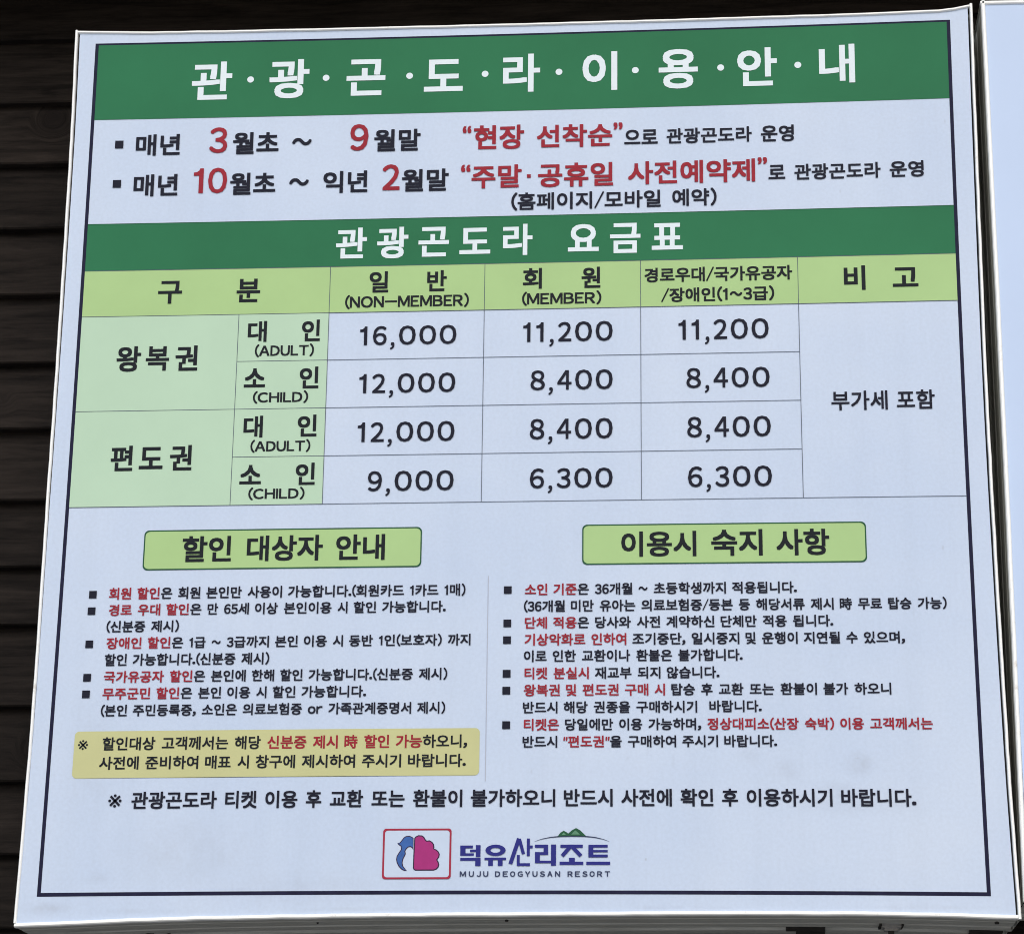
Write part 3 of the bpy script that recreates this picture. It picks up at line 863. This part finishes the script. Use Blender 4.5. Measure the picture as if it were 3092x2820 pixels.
class Print:
    def __init__(self): self.V, self.F, self.M = [], [], []
    def add(self, V, F, M):
        n = len(self.V)
        self.V += V
        self.F += [tuple(i + n for i in f) for f in F]
        self.M += M
    def glyph(self, ch, fx, fy, w, mi, layer=4.0):
        """fx, fy map glyph ems to millimetres (offset, scale); w thickens the strokes by four shifted impressions"""
        V, F = GLYPH[ch]
        for q, (dx, dy) in enumerate(((-1, -1), (1, -1), (1, 1), (-1, 1)) if w else ((0, 0),)):
            lay = layer + 0.05 * q
            self.add([P(fx[0] + a * fx[1] + dx * w * abs(fy[1]), fy[0] + b_ * fy[1] + dy * w * abs(fy[1]), lay) for a, b_ in V], F, [mi] * len(F))
    def word(self, text, mask, x0, x1, y0, sy, w, mi=None):
        """a word set between x0 and x1 (ink), baseline rule y0 at ems 0, sy mm per em"""
        out, lo, hi, _, _ = layout(text)
        ww = w * sy
        sx = (x1 - x0 - 2 * ww) / (hi - lo)
        for i, (ch, ox, k) in enumerate(out):
            self.glyph(ch, (x0 + ww + (ox - lo) * sx, k * sx), (y0, sy), w, int(mask[i]) if mi is None else mi)
    def boxed(self, text, x0, y0, x1, y1, w, mi=0):
        """a word fitted to an ink box"""
        _, lo, hi, yl, yh = layout(text)
        sy = (y1 - y0) / (yh - yl + 2 * w)
        self.word(text, '', x0, x1, y0 + w * sy - yl * sy, sy, w, mi)
    def build(self, name, mats, parent):
        return link(name, self.V, self.F, mats, parent, self.M)

def disc(x, y, r, layer=4.0, n=20):
    V = [P(x + r * math.cos(2 * math.pi * i / n), y + r * math.sin(2 * math.pi * i / n), layer) for i in range(n)]
    return V, [tuple(range(n))]

groups = {}
for r in BBOX_RUNS:
    groups.setdefault(r[0], []).append(r)
PARENT = {'headline': head_band, 'fare_title': title_band, 'box1': boxes['box1'], 'box2': boxes['box2'], 'mark1': boxes['notice']}
PARENT.update(cells)
for gname, runs in groups.items():
    for r in runs:
        pr = Print()
        pr.boxed(r[1], r[2], r[3], r[4], r[5], r[7])
        pr.build('reference_mark' if gname.startswith('mark') else 'lettering', [r[6]], PARENT.get(gname, sign))
for x, y in DOTS:
    link('round_dot', *disc(x, y, 6.6), 'w', head_band)
x, y = MIDDOT[0]
link('middle_dot', *rect(x - 3.6, y - 3.6, x + 3.6, y + 3.6, 4), 'r', sign)
for x, y, s in BULLETS:
    link('bullet_square', *rect(x - s / 2, y - s / 2, x + s / 2, y + s / 2, 4), 'k', sign)

GAP = 0.45                                      # clear space between two words, in ems
for (gname, text, x0, y0, x1, y1, w) in LINE_RUNS:
    words = parse(text)
    em = (y1 - y0) / (HB1 - HB0 + 2 * w)
    base_y = y0 + (w - HB0) * em
    ws = [layout(wd)[2] - layout(wd)[1] if wd else None for wd, _ in words]
    gaps = len(words) - 1
    sx = (x1 - x0) / (sum(q for q in ws if q) + GAP * gaps)
    pr = Print()
    x = x0
    for (wd, mk), q in zip(words, ws):
        if wd:
            pr.word(wd, mk, x, x + q * sx, base_y, em, w)
            x += q * sx
        x += GAP * sx
    dark = 'g' if gname == 'notice' else 'k'
    o = pr.build('text_line', [dark, 'r'], boxes['notice'] if gname == 'notice' else sign)

# prices: round wide figures
INKW = {'1': 44, '2': 80, '3': 81, '4': 86, '6': 84, '8': 87, '9': 84, '0': 102, ',': 27, '5': 82, '7': 80}
for (text, x0, y0, x1, y1) in PRICES:
    gp = [35 if a == '1' else (26 if a == ',' else 22) for a in text[:-1]]
    tot = sum(INKW[c] for c in text) + sum(gp)
    s = (x1 - x0) / tot
    pr = Print()
    x = x0
    h = y1 - y0
    for i, ch in enumerate(text):
        wch = INKW[ch] * s
        if ch == ',':
            pr.boxed(ch, x, y0 - 0.24 * h, x + wch, y0 + 0.145 * h, 0.012)
        else:
            e = 0.012 * h if ch in '1247' else 0.0
            pr.boxed(ch, x, y0 + e, x + wch, y1 - e, 0.013)
        x += wch + (gp[i] * s if i < len(gp) else 0)
    pr.build('price_figure', ['k'], sign)

# ---------------------------------------------------------------- printed emblem and wordmark
lo_ = rounded(*LOGO, 5.5)
cx, cy = (LOGO[0] + LOGO[2]) / 2, (LOGO[1] + LOGO[3]) / 2
wx, wy = (LOGO[2] - LOGO[0]) / 2, (LOGO[3] - LOGO[1]) / 2
emb = link('emblem_panel', *poly(rounded(LOGO[0] + 1, LOGO[1] + 1, LOGO[2] - 1, LOGO[3] - 1, 5.0), 2), 'logo_white', sign)
li_ = [(cx + (x - cx) * (wx - 3.3) / wx, cy + (y - cy) * (wy - 3.3) / wy) for x, y in lo_]
link('emblem_frame', *ring(lo_, li_, 3), 'maroon', emb)
def inset(pts, d):
    """move an outline inward by d"""
    n = len(pts)
    area = sum(pts[i][0] * pts[(i + 1) % n][1] - pts[(i + 1) % n][0] * pts[i][1] for i in range(n))
    s = 1 if area > 0 else -1
    out = []
    for i in range(n):
        a, b_, c = Vector(pts[i - 1]), Vector(pts[i]), Vector(pts[(i + 1) % n])
        t = ((b_ - a).normalized() + (c - b_).normalized())
        t = t.normalized() if t.length > 1e-6 else Vector((1, 0))
        nrm = Vector((-t.y, t.x)) * s
        out.append(tuple(b_ + nrm * d))
    return out
fan = link('fan_tail_emblem', *poly(FAN, 3), 'outline', emb)
fan2 = link('fan_fill', *poly(inset(FAN, 2.1), 4), 'fan', emb)
brd = link('bird_head_emblem', *poly(BIRD, 3.5), 'outline', emb)
brd2 = link('bird_fill', *poly(inset(BIRD, 1.6), 4.5), 'bird', emb)
pr = Print()
for n, (x0, y0, x1, y1) in enumerate(WRECT):
    v, f = rect(x0, y0, x1, y1, 3 + 0.04 * n)
    pr.add(v, f, [0] * len(f))
for n, (a, b_, w) in enumerate(WSTROKE):
    d = (Vector(b_) - Vector(a)).normalized()
    q = Vector((-d.y, d.x)) * w / 2
    pts = [tuple(Vector(a) - q), tuple(Vector(b_) - q), tuple(Vector(b_) + q), tuple(Vector(a) + q)]
    v, f = poly(pts, 4.3 + 0.04 * n)
    pr.add(v, f, [0] * len(f))
c0, ex, ey, ix, iy = WRING
o_, i_ = [], []
for k in range(32):
    a = 2 * math.pi * k / 32
    o_.append((c0[0] + (ex[0] - c0[0]) * math.cos(a), c0[1] + (ey[1] - c0[1]) * math.sin(a)))
    i_.append((c0[0] + (ix[0] - c0[0]) * math.cos(a), c0[1] + (iy[1] - c0[1]) * math.sin(a)))
v, f = ring(o_, i_, 4.6)
pr.add(v, f, [0] * len(f))
pr.build('resort_wordmark', ['word'], sign)
pr = Print()
for ch, x, y in LATIN:
    w = 11.0 if ch == 'M' else (7.5 if ch == 'J' else 9.0)
    pr.boxed(ch, x - w / 2, y, x + w / 2, y + LATIN_H, 0.03)
pr.build('resort_latin_name', ['latin'], sign)
hill = link('hill_mark', *poly(HILL, 4), 'hill', sign)
for h in HILIGHT:
    link('hill_highlight', *poly(h, 5), 'hill_light', hill)
n = len(ARC_TOP)
link('hill_arc', [P(x, y, 3) for x, y in ARC_TOP + ARC_BOT], [(i, n + i, n + i + 1, i + 1) for i in range(n - 1)], 'latin', hill)

# ---------------------------------------------------------------- fittings under the box
def under(x, d, z=0.0): return (x, d, z + 0.0012)
for x, d, r in ((0.846, 0.052, 0.0052), (-0.004, 0.052, 0.0042), (-0.34, 0.060, 0.0025)):
    yb = float(np.interp(x, [p[0] for p in E_BOT], [p[1] for p in E_BOT])) + BASE
    v, f = cylinder((x, d, yb + 0.0045), (0, 0, -1), r, 0.006, 14, r * 0.7)
    link('screw_head', v, f, 'dark_metal', sign)
yb = float(np.interp(0.669, [p[0] for p in E_BOT], [p[1] for p in E_BOT])) + BASE
lt = link('latch', *merge([box(0.652, 0.105, yb - 0.004, 0.686, 0.150, yb + 0.006), box(0.657, 0.112, yb - 0.009, 0.681, 0.142, yb - 0.0035)]), 'steel', sign)
link('latch_hook', *merge([box(0.664, 0.118, yb - 0.016, 0.674, 0.128, yb - 0.0085), box(0.648, 0.100, yb - 0.002, 0.652, 0.152, yb + 0.004), box(0.686, 0.100, yb - 0.002, 0.690, 0.152, yb + 0.004)]), 'dark_metal', lt)
link('drain_slot', *merge([box(0.505, 0.172, yb - 0.003, 0.556, 0.215, yb + 0.012), box(0.486, 0.170, yb - 0.001, 0.505, 0.184, yb + 0.010)]), 'dark_metal', sign)
link('mounting_bracket', *merge([box(-0.790, 0.205, -0.012, -0.728, 0.250, 0.002), box(-0.800, 0.246, -0.060, -0.715, 0.254, 0.02)]), 'rust', sign)
link('mounting_bracket', *merge([box(0.812, 0.165, -0.005, 0.868, 0.250, 0.016)]), 'dark_metal', sign)
wire = tube([(-0.705, 0.135, -0.004), (-0.690, 0.138, -0.0065), (-0.672, 0.142, -0.0055), (-0.660, 0.150, -0.009), (-0.650, 0.165, -0.013), (-0.640, 0.190, -0.012), (-0.634, 0.214, 0.004)], 0.0028)
link('cable', *wire, 'rubber', sign, smooth=True)

# ---------------------------------------------------------------- the neighbouring lightbox
B2 = 0.846
sign2 = thing('blank_lightbox', (1.76, 0, ZC - B2), 'plain pale blue-white lightbox hung just right of the fare board', 'sign')
x0, x1 = 0.8915 - 1.76, 1.735 - 0.02
top2 = side_pts([(x0, 0.8745), (0.0, 0.868), (x1, 0.8745)], 0, 24)
bot2 = side_pts([(x0, -0.846), (0.0, -0.841), (x1, -0.846)], 0, 24)
lef2 = side_pts([(x0 - 0.0045, -0.846), (x0, 0.003), (x0 + 0.0015, 0.8745)], 1, 24)
rig2 = side_pts([(x1 + 0.003, -0.846), (x1, 0.003), (x1 + 0.002, 0.8745)], 1, 24)
lightbox(sign2, (top2, bot2, lef2, rig2), 'panel2', B2, trim=0.0078, jitter=0.0003)
